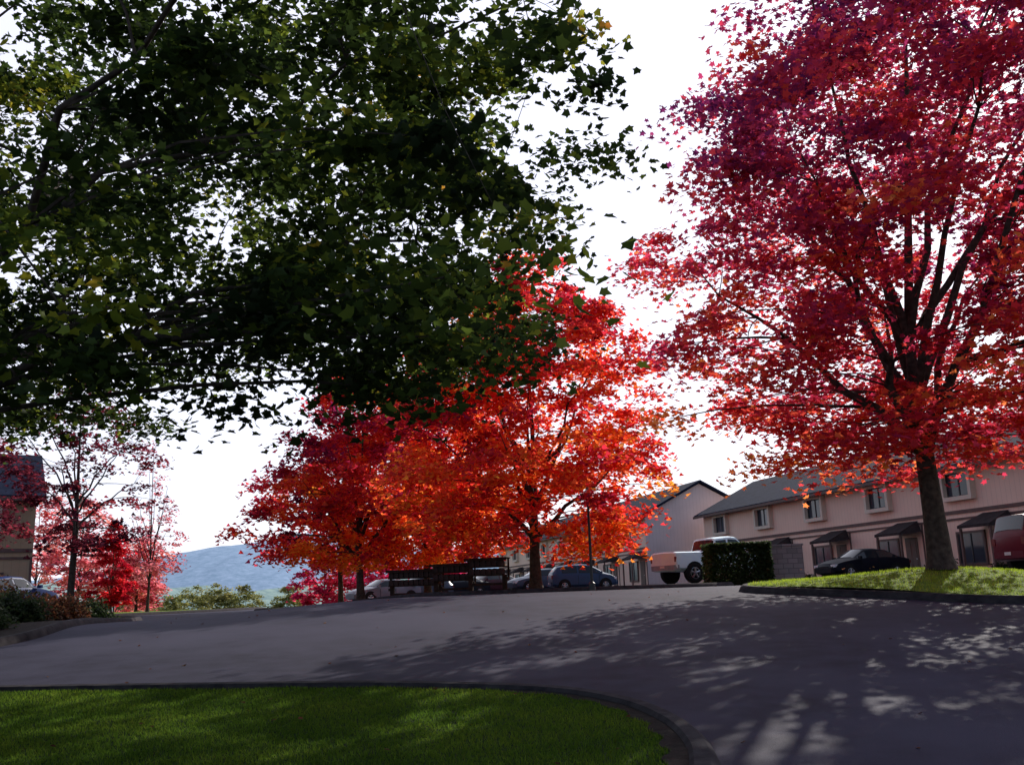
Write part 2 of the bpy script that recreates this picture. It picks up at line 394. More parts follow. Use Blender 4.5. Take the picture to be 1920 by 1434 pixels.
def ridge(name, y0, y1, hf, mat, label, x0, x1, base, amp=1.0):
    xs = np.linspace(x0, x1, 500); ys = np.linspace(0, 1, 14)
    def zf(X, Yn):
        return base + (hf(X)-base)*np.sin(np.clip(Yn, 0, 1)*np.pi/2)**.8 + amp*(6*np.sin(X*.011+Yn*9)+4*np.sin(X*.031-Yn*14))*np.sin(Yn*np.pi)*(hf(X)-base)/200
    X, Yn = np.meshgrid(xs, ys); Z = zf(X, Yn); Y = y0+(y1-y0)*Yn
    V = np.stack([X.ravel(), Y.ravel(), Z.ravel()], 1); nx = len(xs)
    i = np.arange(nx-1)[None, :]+nx*np.arange(13)[:, None]
    F = np.stack([i, i+1, i+1+nx, i+nx], -1).reshape(-1, 4)
    tag(mesh_obj(name, V.tolist(), F.tolist(), mat, smooth=180), label, 'hill', kind='structure')
ridge('hills', 1700, 2900, lambda x: 80+98*np.exp(-((x+640)/330)**2)+50*np.exp(-((x-300)/600)**2)+5*np.sin(x*.02)+3*np.sin(x*.061)+2*np.sin(x*.13), M_hill, 'distant hills with painted blue haze', -4000, 4000, -30)
ridge('wooded_slope', 500, 900, lambda x: 17+6*np.sin(x*.012+1)+2.2*np.sin(x*.06)+1.4*np.sin(x*.17)+1*np.sin(x*.41), M_hill2, 'wooded valley slope with painted haze', -1500, 900, -20)

# ------------------------------------------------------------------ trees
def prof_ov(t): return max(.05, (math.sin(math.pi*(t**.62)*.93+.12))**.8)
def prof_full(t): return float(np.interp(t, [0,.08,.2,.4,.6,.8,.92,1], [.55,.88,1,.97,.80,.48,.25,.05]))
def prof_round(t): return max(.05, (1-abs(2*t-.85)**2.3*.6) if t < .5 else max(.05, (1-((t-.42)/.62)**2.2)))
def prof_conic(t): return max(.06, (min(1, t*7+.45))*(1-t)**.75)
def prof_right(t): return float(np.interp(t, [0,.07,.25,.45,.6,.7,.82,1], [.55,.82,1,1,.90,.76,.46,.06]))
RED = [(.14,.012,.05), (.32,.018,.06), (.54,.028,.048), (.74,.055,.038), (.84,.16,.036), (.87,.32,.04)]
make_tree((9.58, 22, h(9.58,22)+.11+.28), 18.5, .27, 2.7, prof_right, 6.9, 540, 84000, .165,
          [(.16,.02,.10), (.29,.028,.10), (.46,.034,.08), (.62,.046,.062), (.76,.11,.052), (.82,.28,.07)], 11,
          'tall crimson maple on a mounded grass island', crown0=2.5, clump_r=.90, tone=lambda tt, o: .66-.62*tt+.08*(o-.5), nlimb=13, tonevar=.13, power=.50, twig=.7, limb=.5, T=T_MID, off=(1.6, 0), spread=.48, lobe=.65)
make_tree((.65, 37.5, h(.65,37.5)+.1), 13.9, .24, 2.0, prof_full, 5.8, 340, 44000, .225, RED, 23,
          'bright red maple beside the mailboxes', crown0=1.4, clump_r=.88, tone=lambda tt, o: .70-.22*tt, nlimb=11, tonevar=.16, group='red maples along the lot', limb=.45, lobe=.5)
make_tree((-7.5, 46, h(-7.5,46)+.1), 11.8, .2, 1.8, prof_full, 5.3, 210, 25000, .235, RED, 31,
          'red maple turning orange inside, on the island', crown0=1.7, clump_r=.85, tone=lambda tt, o: .92-.65*tt-.4*o+.08, nlimb=9, tonevar=.15, group='red maples along the lot', limb=.5)
make_tree((-4.7, 50, h(-4.7,50)+.1), 12.0, .2, 2.2, prof_ov, 5.4, 190, 22000, .255, RED, 37,
          'orange red maple behind the mailboxes', crown0=1.6, clump_r=.85, tone=lambda tt, o: 1.05-.6*tt-.1*o, nlimb=9, tonevar=.15, group='red maples along the lot', limb=.5)
make_tree((-9.9, 54, h(-9.9,54)+.1), 9.6, .16, 2.2, prof_ov, 4.2, 100, 9000, .28, RED, 41,
          'small crimson maple with slim trunk', crown0=1.9, clump_r=.8, tone=lambda tt, o: .4-.3*tt, nlimb=7, group='red maples along the lot')
DUSK = [(.05,.012,.025), (.10,.016,.028), (.18,.025,.04), (.28,.04,.05)]
make_tree((-14.8, 32, h(-14.8,32)+.1), 8.0, .12, 3.2, prof_round, 2.6, 85, 5200, .15, DUSK, 53,
          'sparse maroon tree with a slim bare trunk', crown0=2.2, clump_r=.5, tone=lambda tt, o: .4, nlimb=10, twig=1, name='young_tree', limb=.3)
make_tree((-19.3, 33, h(-19.3,33)+.1), 7.4, .12, 2.6, prof_round, 2.2, 55, 3400, .16, DUSK, 57,
          'maroon leaved tree in front of the tan building', crown0=2.4, clump_r=.55, tone=lambda tt, o: .5, nlimb=9, twig=1, name='young_tree', limb=.3)
make_tree((-21.8, 57, h(-21.8,57)+.1), 10.4, .09, 1.6, prof_conic, 2.2, 60, 1700, .17, [(.3,.05,.08),(.5,.12,.15),(.6,.2,.2)], 59,
          'thin tall sparse pink leaved tree', crown0=1.8, clump_r=.45, nlimb=9, twig=1, name='young_tree', limb=.3)
make_tree((-20.6, 49, h(-20.6,49)+.1), 4.6, .07, .5, prof_conic, 1.35, 60, 5000, .17, [(.3,.01,.03),(.5,.015,.03),(.6,.03,.03)], 61,
          'small bright red conical tree', crown0=.5, clump_r=.35, nlimb=6, name='young_tree')
PINK = [(.35,.05,.10), (.58,.12,.16), (.7,.2,.2), (.72,.32,.24)]
for i, (x, y, hh, r) in enumerate([(-30,66,8.5,3.4),(-27.2,69,6,2.4),(-36,72,10,4),(-35,84,9,4)]):
    make_tree((x, y, h(x,y)+.05), hh, .12, 1.4, prof_ov, r, 70, 4000, .28, PINK, 70+i, 'pink red ornamental tree on the slope', crown0=.9, clump_r=.7, nlimb=7, group='pink trees on the slope', name='ornamental_tree', power=.5)
for i, (x, y, hh, r) in enumerate([(-16,80,6.2,3.2),(-12,84,6,3.2),(-7.5,88,5.5,3)]):
    make_tree((x, y, h(x,y)), hh, .12, 1.2, prof_ov, r, 60, 4000, .32, [(.45,.02,.10),(.65,.04,.12),(.7,.1,.12)], 90+i, 'vivid pink red tree beyond the parking', crown0=.8, clump_r=.7, nlimb=7, group='vivid trees beyond the parking', name='ornamental_tree', power=.5)
OLIVE = [(.11,.12,.03), (.20,.20,.055), (.32,.28,.10)]
for i, (x, y, hh, r) in enumerate([(-60,150,9.6,5.5),(-53,158,9.6,5),(-46.5,150,9.4,5),(-41,146,8.8,4.5),(-66,172,10,6),(-36,152,8.8,4.5),(-50,140,7.6,4)]):
    make_tree((x, y, h(x,y)), hh, .2, 1.2, prof_ov, r, 90, 7000, .36, OLIVE, 110+i, 'olive green rounded valley tree', crown0=.8, clump_r=1.0, nlimb=6, mat=M_leaf_green, group='olive trees in the valley', name='valley_tree', sides=5)

# overhanging foreground maple
def prof_box(t): return max(.2, (1-abs(2*t-1)**3.2)**.45)
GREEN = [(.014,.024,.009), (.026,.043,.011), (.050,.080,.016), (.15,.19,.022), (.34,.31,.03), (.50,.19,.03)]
bx, by = -6.8, 10.6
def canopy_keep(x, y, z):
    wx, wy = x+bx, y+by
    fl = 2.85 + .2*np.clip(wy-7.5, 0, 9) + .45*np.sin(wx*1.7+.6)*np.sin(wy*.9) + .27*np.clip(wx+1.6, 0, 3)
    edge = .45 + .12*(z-4) + .25*np.sin(z*1.9+.5) + .10*(wy-9)
    hole = np.sin(1.5*wx+1.0*z+.7)*np.sin(1.25*wy-.6*z+2.1)*np.sin(1.7*z-.5*wx+.4)
    return (z > fl) & (wx < edge) & (wy > 6.7) & (hole < .28)
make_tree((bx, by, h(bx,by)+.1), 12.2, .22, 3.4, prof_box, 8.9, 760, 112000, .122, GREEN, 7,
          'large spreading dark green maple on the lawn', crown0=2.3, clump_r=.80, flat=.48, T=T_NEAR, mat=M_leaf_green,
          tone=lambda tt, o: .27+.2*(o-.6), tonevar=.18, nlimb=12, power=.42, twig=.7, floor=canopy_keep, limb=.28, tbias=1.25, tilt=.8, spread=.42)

# ------------------------------------------------------------------ shrubs, hedge
def shrub(base, rx, ry, hh, n, ls, pal, seed, label, name='shrub', boxy=False, group=None):
    rng = np.random.default_rng(seed)
    root = empty(name, base); tag(root, label, 'hedge' if boxy else 'shrub', group)
    mb = MB()
    for k in range(7):
        a = k*.9; mb.tube([(0,0,0), (rx*.3*math.cos(a), ry*.3*math.sin(a), hh*.4), (rx*.6*math.cos(a), ry*.6*math.sin(a), hh*.75)], [.03,.02,.008], 5)
    mb.obj('stem', M_bark, root)
    if boxy:
        U = rng.uniform(-1, 1, (n, 3)); ax = rng.integers(0, 3, n); sg = np.sign(rng.uniform(-1, 1, n))
        U[np.arange(n), ax] = sg*rng.uniform(.86, 1.02, n)
        P = np.stack([U[:, 0]*rx, U[:, 1]*ry, (U[:, 2]+1)/2*hh], 1)
    else:
        u = rng.normal(0, 1, (n, 3)); u /= np.linalg.norm(u, axis=1)[:, None]; u[:, 2] = abs(u[:, 2])
        rr = rng.uniform(.55, 1, n)*(1+.18*np.sin(u[:, 0]*7+seed)+.14*np.sin(u[:, 1]*9+u[:, 2]*6))
        P = u*rr[:, None]*np.array([rx, ry, hh])
    cols = palette(pal, rng.uniform(0, 1, n))
    leaf_mesh('foliage', P, cols, ls, .9, T_FAR, rng, M_leaf_green, root)
DG = [(.012,.022,.010), (.025,.04,.015), (.04,.055,.02)]
shrub((8.85, 39.2, h(9,39)), 1.2, .8, 1.66, 14000, .14, [(.018,.032,.012), (.04,.062,.02), (.07,.09,.03)], 3, 'clipped boxy dark green hedge', name='hedge', boxy=True)
k = 0
for (x, y, rx, hh, pal) in [(-10.9,19.2,.8,.6,DG),(-11.9,20.5,1.0,.8,DG),(-12.4,23,1.1,.9,[(.05,.02,.014),(.10,.04,.02),(.05,.05,.02)]),(-11.6,22.2,.7,.6,DG),(-13.6,25,1.2,.9,DG),(-12.6,26.5,.9,.7,[(.06,.02,.014),(.12,.04,.02),(.05,.045,.02)]),(-12.9,29,.8,.6,DG),(-15.5,28,1.3,.8,DG),(-14.2,21,1.3,.7,DG)]:
    k += 1; shrub((x, y, h(x,y)+.1), rx, rx, hh, 3500, .09, pal, 200+k, 'low dark shrub in the planting bed', group='shrubs in the planting bed')
ua = np.array([.248, -.969])
def Apt(xl, out):
    o = np.array([14.2, 73.0]) + ua*xl - np.array([.969, .248])*out
    return float(o[0]), float(o[1])
for i in range(12):
    x, y = Apt(4+i*2.7+(i % 3)*.4, 1.0)
    if i in (3, 7): continue
    shrub((x, y, h(x,y)), .6+.1*(i % 3), .6, .6+.15*(i % 2), 900, .12, DG, 300+i, 'low clipped shrub by the apartment wall', group='shrubs by the apartment wall')

# ------------------------------------------------------------------ buildings
def building(origin, rotz, L, D, wallh, rise, nunit, unit, c0, wallmat, label, awn_dx=1.9, endmat=None):
    root = empty('apartment_building', origin, rotz); tag(root, label, 'apartment building')
    z1 = wallh
    V = [(0,0,-.4),(L,0,-.4),(L,D,-.4),(0,D,-.4),(0,0,z1),(L,0,z1),(L,D,z1),(0,D,z1),(0,D/2,z1+rise-.05),(L,D/2,z1+rise-.05)]
    F = [(0,1,5,4),(1,2,6,9,5),(2,3,7,6),(3,0,4,8,7)]
    mesh_obj('wall', V, F, None, root, mats=[wallmat, endmat or wallmat], fm=[0,1,0,1])
    ov = .6; sl = rise/(D/2); t = .16
    mb = MB()
    for s in (0, 1):
        y0, y1 = (-ov, D/2) if s == 0 else (D+ov, D/2)
        za = z1-sl*ov+.06; zb = z1+rise+.06
        vs = [(-.35,y0,za),(L+.35,y0,za),(L+.35,y1,zb),(-.35,y1,zb),(-.35,y0,za+t),(L+.35,y0,za+t),(L+.35,y1,zb+t),(-.35,y1,zb+t)]
        mb.add(vs, [(3,2,1,0),(4,5,6,7),(0,1,5,4),(1,2,6,5),(2,3,7,6),(3,0,4,7)])
    mb.obj('roof', M_roof, root)
    g = MB(); g.box(-.35, L+.35, -ov-.1, -ov-.003, z1-sl*ov-.02, z1-sl*ov+.15); g.obj('gutter', M_trim, root)
    tm = MB()
    tm.box(.003, L-.003, -.06, -.002, 3.0, 3.16); tm.box(.003, L-.003, -.05, -.002, 2.70, 2.8)
    for k in range(nunit+1):
        xx = min(max(k*unit, .05), L-.05); tm.box(xx-.05, xx+.05, -.04, -.003, 0, 2.69)
    tm.obj('trim', M_trim, root)
    def ring(w, hh, dep, bw):
        m = MB()
        m.box(-w/2, w/2, -dep, -.003, hh/2-bw, hh/2); m.box(-w/2, w/2, -dep, -.003, -hh/2, -hh/2+bw)
        m.box(-w/2, -w/2+bw, -dep, -.003, -hh/2+bw, hh/2-bw); m.box(w/2-bw, w/2, -dep, -.003, -hh/2+bw, hh/2-bw)
        return m
    def window(xc, zc, w, hh, dep, bw, mat):
        wo = ring(w, hh, dep, bw).obj('window', mat, root); wo.location = (xc, 0, zc)
        gm = MB(); gm.box(-w/2+bw, w/2-bw, -.04, -.004, -hh/2+bw, hh/2-bw); gm.obj('window_glass', M_glass, wo)
        fm = MB(); fm.box(-.03, .03, -.075, -.042, -hh/2+bw+.03, hh/2-bw-.03)
        for s in (-1, 1):
            a = s*(w/2-bw-.03); fm.box(a-.03, a+.03, -.075, -.042, -hh/2+bw, hh/2-bw)
        fm.box(-w/2+bw+.06, -.03, -.07, -.042, -hh/2+bw, -hh/2+bw+.05); fm.box(.03, w/2-bw-.06, -.07, -.042, -hh/2+bw, -hh/2+bw+.05)
        fm.obj('sash', M_metal_dark, wo)
    for i in range(nunit):
        c = c0+unit*i
        window(c, 4.35, 2.1, 1.5, .3, .2, M_frame)
        window(c+.35, 1.35, 1.9, 1.6, .1, .1, M_trim)
        dx = c+awn_dx+.35
        d = MB(); d.box(-.48, .48, -.05, -.004, 0, 2.08)
        for (a, b, zz0, zz1) in [(-.36,-.06,1.1,1.9),(.06,.36,1.1,1.9),(-.36,-.06,.2,.95),(.06,.36,.2,.95)]: d.box(a, b, -.065, -.051, zz0, zz1)
        do = d.obj('door', M_door, root); do.location = (dx, 0, .02)
        hd = MB(); hd.tube([(.38,-.1,1.0),(.38,-.052,1.0)], [.035,.02], 8); hd.obj('handle', M_rim, do)
        a = MB()
        x0, x1 = -1.05, 1.05; yo = -1.35
        a.add([(x0,yo,2.33),(x1,yo,2.33),(x1-.25,-.065,2.9),(x0+.25,-.065,2.9),(x0,yo,2.2),(x1,yo,2.2),(x1,-.065,2.35),(x0,-.065,2.35)],
              [(0,1,2,3),(7,6,5,4),(4,5,1,0),(5,6,2,1),(6,7,3,2),(7,4,0,3)])
        ao = a.obj('awning', M_awn, root); ao.location = (dx-.1, 0, 0)
        for s in (-.95, .95):
            pm = MB(); pm.box(s-.05, s+.05, yo+.05, yo+.15, 0, 2.2)
            pm.obj('awning_post', M_trim, ao)
    return root
building((14.2, 73.0, 1.45), math.atan2(-.969, .248), 37.8, 9.2, 5.35, 2.3, 6, 6.3, 3.1, M_wall_pink, 'long two storey pink apartment row with grey shingle roof')
building((-2.5, 123.8, 1.45), math.atan2(-.969, .248), 50.4, 9.6, 5.6, 2.5, 8, 6.3, 3.1, M_wall_pink, 'two storey pink apartment row with grey gable end', endmat=M_wall_grey)
building((-36.3, 33.6, .95), R(30), 17.3, 9, 5.5, 2.2, 3, 5.76, 3.4, M_wall_tan, 'tan two storey apartment building with brown trim', awn_dx=-2.0)

e = empty('block_wall', (10.95, 39.4, h(10.85,39.6)), R(-6)); tag(e, 'grey concrete block enclosure beside the hedge', 'wall')
mb = MB(); mb.box(-.62,.62,-.1,.1,-.1,1.5); mb.box(.42,.62,.102,2.4,-.1,1.5); mb.box(-.62,-.42,.102,2.4,-.1,1.5); mb.obj('wall', M_block, e)
mb = MB(); mb.box(-.66,.66,-.14,.14,1.502,1.58); mb.box(.38,.66,.142,2.44,1.502,1.58); mb.box(-.66,-.38,.142,2.44,1.502,1.58); mb.obj('coping', M_block, e)

# ------------------------------------------------------------------ street lamps
def lamp(x, y, hh, label):
    r = empty('street_lamp', (x, y, h(x,y))); tag(r, label, 'street lamp', 'lamps along the lot')
    m = MB(); m.tube([(0,0,0),(0,0,.25),(0,0,.3),(0,0,hh-.45),(0,0,hh-.4)], [.12,.11,.05,.04,.08], 12); m.obj('post', M_metal_dark, r, smooth=40)
    m = MB(); pts = [(0,0,hh-.4+i*.04) for i in range(9)]; m.tube(pts, [.07,.11,.135,.15,.155,.15,.13,.09,.04], 14); m.obj('lamp_globe', M_globe, r, smooth=60)
    m = MB(); m.tube([(0,0,hh-.079),(0,0,hh-.04),(0,0,hh+.02)], [.08,.05,.01], 10); m.obj('lamp_cap', M_metal_dark, r, smooth=40)
lamp(2.5, 33.3, 3.55, 'dark metal lamp post with pale globe')
lamp(-6.9, 52.5, 4.6, 'slim dark lamp post with pale globe')

# ------------------------------------------------------------------ mailbox racks
def rack(x, y, w, rot, label, dz=0):
    r = empty('mailbox_stand', (x, y, h(x,y)+.1+dz), rot); tag(r, label, 'mailbox stand', 'mailbox stands by the road')
    m = MB()
    for z in (.46, .76): m.box(-w/2, w/2, -.22, .19, z, z+.04)
    m.box(-w/2-.06, w/2+.06, -.33, .26, 1.065, 1.11)
    m.box(-w/2-.06, w/2+.06, -.33, -.30, 1.0, 1.064)
    m.obj('shelf', M_wood, r)
    m = MB(); m.box(-w/2+.1, w/2-.1, -.1, -.07, .12, .20); m.obj('crossbeam', M_wood, r)
    for s in (-1, 1):
        m = MB(); m.box(s*(w/2-.1)-.08, s*(w/2-.1)+.08, -.06, .06, -.22, .458); m.box(s*(w/2+.02)-.03, s*(w/2+.02)+.03, .1, .16, .3, 1.063); m.box(s*(w/2+.02)-.03, s*(w/2+.02)+.03, -.059, .099, .30, .40); m.obj('post', M_wood, r)
    nb = int((w-.05)/.215)
    base = None
    for i in range(nb):
        xx = -(nb-1)*.1075 + i*.215
        for z in (.502, .802):
            if base is None:
                b = MB(); vs = []
                for yy in (-.26, .18):
                    for (px, pz) in [(-.09,0),(.09,0),(.09,.15),(.06,.205),(0,.225),(-.06,.205),(-.09,.15)]: vs.append((px, yy, pz))
                n = 7; fs = [(i2, (i2+1) % n, n+(i2+1) % n, n+i2) for i2 in range(n)]+[tuple(range(n))[::-1], tuple(range(n, 2*n))]
                b.add(vs, fs); b.box(-.02,.02,-.275,-.261,.12,.14)
                base = b.obj('mailbox', M_mailbox, r); base.location = (xx, 0, z)
            else:
                c = base.copy(); coll.objects.link(c); c.parent = r; c.location = (xx, 0, z)
rack(-4.15, 39.0, 2.2, R(-14), 'dark wooden mailbox stand with rows of boxes', -.12)
rack(-2.5, 37.2, 1.6, R(-14), 'dark wooden mailbox stand with rows of boxes', -.02)
rack(-1.15, 35.8, 1.5, R(-14), 'dark wooden mailbox stand with rows of boxes', .1)

# ------------------------------------------------------------------ cars
TYPES = {
 'sedan': dict(st=[(-2.3,.42,.78,.82,.68,.60),(-2.22,.30,.90,.96,.82,.70),(-1.72,.24,.95,1.05,.88,.72),(-1.05,.22,.96,1.36,.89,.58),(-.3,.22,.95,1.44,.90,.60),(.35,.22,.94,1.41,.90,.60),(1.1,.22,.92,1.00,.89,.72),(1.75,.25,.82,.90,.87,.68),(2.18,.28,.70,.76,.80,.6),(2.3,.40,.58,.62,.66,.5)],
   side=[(-1.5,-.35),(-.25,.9)], ws=(.4,1.05), rw=(-1.68,-1.1), wheels=(-1.35,1.4), wr=.32),
 'hatch': dict(st=[(-1.95,.40,.85,.90,.70,.60),(-1.90,.28,.95,1.05,.80,.66),(-1.55,.24,.98,1.42,.85,.58),(-.8,.22,.97,1.51,.86,.60),(0,.22,.96,1.52,.86,.60),(.4,.22,.94,1.47,.86,.60),(1.2,.22,.92,1.02,.85,.68),(1.6,.25,.84,.90,.83,.64),(1.88,.30,.70,.76,.76,.55),(1.95,.40,.58,.62,.64,.5)],
   side=[(-1.35,-.45),(-.35,1.0)], ws=(.46,1.14), rw=(-1.86,-1.58), wheels=(-1.22,1.22), wr=.30),
 'suv': dict(st=[(-2.3,.5,1.05,1.10,.84,.80),(-2.26,.38,1.08,1.22,.90,.82),(-2.1,.34,1.10,1.76,.93,.78),(-1.2,.34,1.10,1.82,.94,.80),(0,.34,1.10,1.82,.94,.80),(.45,.34,1.08,1.76,.94,.78),(1.1,.34,1.06,1.18,.93,.84),(1.9,.36,1.02,1.10,.91,.8),(2.22,.42,.92,.96,.86,.74),(2.3,.5,.8,.84,.8,.68)],
   side=[(-2.0,-1.2),(-1.08,-.25),(-.13,.82)], ws=(.5,1.05), rw=(-2.24,-2.11), wheels=(-1.4,1.42), wr=.38),
 'pickup': dict(st=[(-2.85,.62,1.18,1.26,.95,.92),(-2.8,.5,1.22,1.32,.98,.95),(-.80,.45,1.22,1.33,.98,.95),(-.70,.45,1.22,1.35,.98,.86),(-.58,.42,1.22,1.90,.98,.76),(.3,.42,1.2,1.98,.98,.78),(.6,.42,1.2,1.94,.98,.78),(1.25,.42,1.18,1.28,.98,.84),(2.5,.46,1.10,1.18,.96,.82),(2.78,.5,.98,1.02,.9,.78),(2.85,.6,.85,.88,.84,.7)],
   side=[(-.55,.0),(.1,1.05)], ws=(.65,1.2), rw=(-.69,-.6), wheels=(-1.9,1.85), wr=.40)}
def make_car(kind, loc, rot, paint, label, name='parked_car', cat='car', z=None, group='cars parked in the lot'):
    T = TYPES[kind]; st = np.array(T['st'])
    zz = z if z is not None else h(loc[0], loc[1])
    root = empty(name, (loc[0], loc[1], zz), rot); tag(root, label, cat, group)
    def at(x): return [float(np.interp(x, st[:, 0], st[:, k])) for k in range(1, 6)]
    def sec(x):
        zb, be, to, w, rw = at(x)
        return [(0,zb),(w*.86,zb),(w,zb+.13),(w*1.01,(zb+be)/2+.05),(w*.965,be),(rw,to-.05),(rw*.78,to),(0,to+.02)]
    xs = sorted(set(list(st[:, 0]) + list(np.linspace(st[0, 0], st[-1, 0], 22))))
    V = []; F = []
    full = lambda s: [(y, z) for y, z in s] + [(-y, z) for y, z in reversed(s[1:-1])]
    m = len(full(sec(0)))
    for x in xs:
        V += [(x, y, z) for y, z in full(sec(x))]
    for i in range(len(xs)-1):
        for k in range(m):
            k2 = (k+1) % m; F.append((i*m+k, i*m+k2, (i+1)*m+k2, (i+1)*m+k))
    F.append(tuple(range(m))[::-1]); F.append(tuple((len(xs)-1)*m+k for k in range(m)))
    mesh_obj('body', V, F, paint, root, smooth=28)
    for s in (-1, 1):
        for (xa, xb) in T['side']:
            g = MB(); q = np.linspace(xa, xb, 7); vs = []
            for x in q:
                S_ = sec(x); b = np.array(S_[4]); t = np.array(S_[5]); lo = b+(t-b)*.10; hi = b+(t-b)*.88
                vs += [(x, s*(lo[0]+.012), lo[1]), (x, s*(hi[0]+.012), hi[1])]
            g.add(vs, [(2*i, 2*i+2, 2*i+3, 2*i+1) if s < 0 else (2*i, 2*i+1, 2*i+3, 2*i+2) for i in range(6)])
            g.obj('side_window', M_cglass, root, smooth=60)
    for nm, (xa, xb) in (('windscreen', T['ws']), ('rear_window', T['rw'])):
        g = MB(); vs = []; q = np.linspace(xa, xb, 4); off = (.012 if nm == 'windscreen' else -.012)
        for x in q:
            S_ = sec(x); a, b, c = S_[5], S_[6], S_[7]
            row = [(-a[0]*.93, a[1]), (-b[0]*.95, b[1]), (0, c[1]), (b[0]*.95, b[1]), (a[0]*.93, a[1])]
            vs += [(x+off, y, z+.014) for y, z in row]
        g.add(vs, [(i*5+k, (i+1)*5+k, (i+1)*5+k+1, i*5+k+1) for i in range(3) for k in range(4)])
        g.obj(nm, M_cglass, root, smooth=60)
    wr = T['wr']
    for x in T['wheels']:
        ww = at(x)[3]
        for s in (-1, 1):
            a = MB(); a.cyl_y(x, wr+.03, wr+.07, s*(ww*1.01+.004), s*(ww-.2)); a.obj('wheel_arch', M_tyre, root)
            wh = MB(); y1 = s*(ww*1.01+.03)
            rings = [(wr*.62, y1-s*.02), (wr*.9, y1), (wr, y1-s*.04), (wr, y1-s*.2), (wr*.6, y1-s*.21)]
            vs = []; n = 24
            for r_, yy in rings:
                vs += [(x+r_*math.cos(2*math.pi*k/n), yy, wr+r_*math.sin(2*math.pi*k/n)) for k in range(n)]
            wh.add(vs, [(i*n+k, i*n+(k+1) % n, (i+1)*n+(k+1) % n, (i+1)*n+k) for i in range(4) for k in range(n)])
            wo = wh.obj('wheel', M_tyre, root, smooth=40)
            rm = MB(); rm.cyl_y(x, wr, wr*.16, y1, y1-s*.05, 12)
            for k in range(5):
                an = 2*math.pi*k/5+.3
                p = [Vector((x+wr*.08*math.cos(an), y1-s*.02, wr+wr*.08*math.sin(an))), Vector((x+wr*.6*math.cos(an), y1-s*.03, wr+wr*.6*math.sin(an)))]
                rm.tube(p, [.045, .05], 6)
            pr = [(x+wr*.6*math.cos(2*math.pi*k/16), y1-s*.035, wr+wr*.6*math.sin(2*math.pi*k/16)) for k in range(17)]
            rm.tube(pr, [.02]*17, 5)
            rm.obj('rim', M_rim, wo, smooth=40)
    xf = st[-1, 0]; xr = st[0, 0]
    for s in (-1, 1):
        S_ = at(xf-.16); b = MB(); yc = s*S_[3]*.80; zc = S_[1]-.04
        b.box(xf-.26, xf-.045, yc-.15, yc+.15, zc-.09, zc+.04); b.obj('headlight', M_head, root)
        S_ = at(xr+.1); b = MB(); tw = .05 if kind == 'pickup' else .10; yc = s*(S_[3]-.02-tw)
        zc = S_[1]-.14 if kind != 'pickup' else 1.0
        hh = .12 if kind in ('sedan',) else .18
        b.box(xr-.015, xr+.2, yc-tw, yc+tw, zc-hh*.6, zc+hh*.6); b.obj('tail_light', M_tail, root)
        b = MB(); mx = T['ws'][1]-.18; S_ = at(mx); b.box(mx-.06, mx+.06, s*(S_[3]+.0), s*(S_[3]+.18), S_[1]+.02, S_[1]+.15); b.obj('mirror', paint, root)
        dl = MB()
        for dxx in ((T['side'][0][1]+.05), T['side'][-1][1]-.15 if kind != 'pickup' else 1.1):
            S_ = at(dxx); dl.box(dxx-.008, dxx+.008, s*(S_[3]*1.01-.01), s*(S_[3]*1.012+.004), S_[0]+.16, S_[1]-.08)
        dl.obj('door_seam', M_tyre, root)
    for nm, xx, sg in (('front_bumper', xf, 1), ('rear_bumper', xr, -1)):
        b = MB(); S_ = at(xx); ww = S_[3]*1.08
        b.add([(xx-sg*.12,-ww,S_[0]-.08),(xx+sg*.05,-ww*.85,S_[0]-.08),(xx+sg*.05,ww*.85,S_[0]-.08),(xx-sg*.12,ww,S_[0]-.08),
               (xx-sg*.12,-ww,S_[0]+.14),(xx+sg*.06,-ww*.85,S_[0]+.14),(xx+sg*.06,ww*.85,S_[0]+.14),(xx-sg*.12,ww,S_[0]+.14)],
              [(0,1,2,3),(7,6,5,4),(0,4,5,1),(1,5,6,2),(2,6,7,3),(3,7,4,0)])
        b.obj(nm, M_bumper if kind == 'pickup' else paint, root)
    b = MB(); b.box(xr-.075, xr-.062, -.16, .16, at(xr)[0]+.02, at(xr)[0]+.12); b.obj('number_plate', M_plate, root)
    return root
def paint(name, c, rough=.35, spec=.22):
    return noise_mat(name, c, tuple(min(v*1.1, .97) for v in c), 3, rough, spec=spec)
P_black = paint('black_paint', (.006,.007,.014), .5, .12); P_blue = paint('blue_paint', (.03,.06,.12)); P_slate = paint('slate_paint', (.05,.065,.10))
P_white = paint('white_paint', (.72,.88,.97), .7, .05); P_red = paint('dark_red_paint', (.12,.014,.028), .4, .12); P_maroon = paint('maroon_paint', (.06,.012,.02)); P_silver = paint('silver_paint', (.16,.18,.22)); P_navy = paint('navy_paint', (.02,.04,.13), .4, .1)
make_car('hatch', (3.75, 57.5), R(8), P_blue, 'small blue hatchback parked side on')
make_car('sedan', (1.5, 61.5), R(205), P_slate, 'slate blue sedan parked beside the hatchback')
make_car('sedan', (17.0, 48), R(200), P_black, 'black sedan parked near the apartment entrances', z=1.58)
make_car('suv', (17.9, 31.0), R(6), P_red, 'dark red sport utility vehicle beside the lawn', z=1.6, cat='suv')
make_car('pickup', (8.9, 43.6), R(26), P_white, 'white pickup truck with its tailgate to the road', name='pickup_truck', cat='pickup truck', z=1.66)
make_car('sedan', (-21.0, 39.5), R(75), P_navy, 'dark blue car by the tan building', z=1.4)
make_car('sedan', (-2.0, 66), R(215), P_maroon, 'maroon sedan parked in the row', z=1.42)
make_car('sedan', (-4.2, 64), R(215), P_black, 'black sedan parked in the row', z=1.3)
make_car('hatch', (-6.2, 61.5), R(215), P_slate, 'slate blue hatchback parked in the row', z=1.15)
make_car('sedan', (-8.3, 60), R(215), P_silver, 'silver sedan parked at the end of the row')

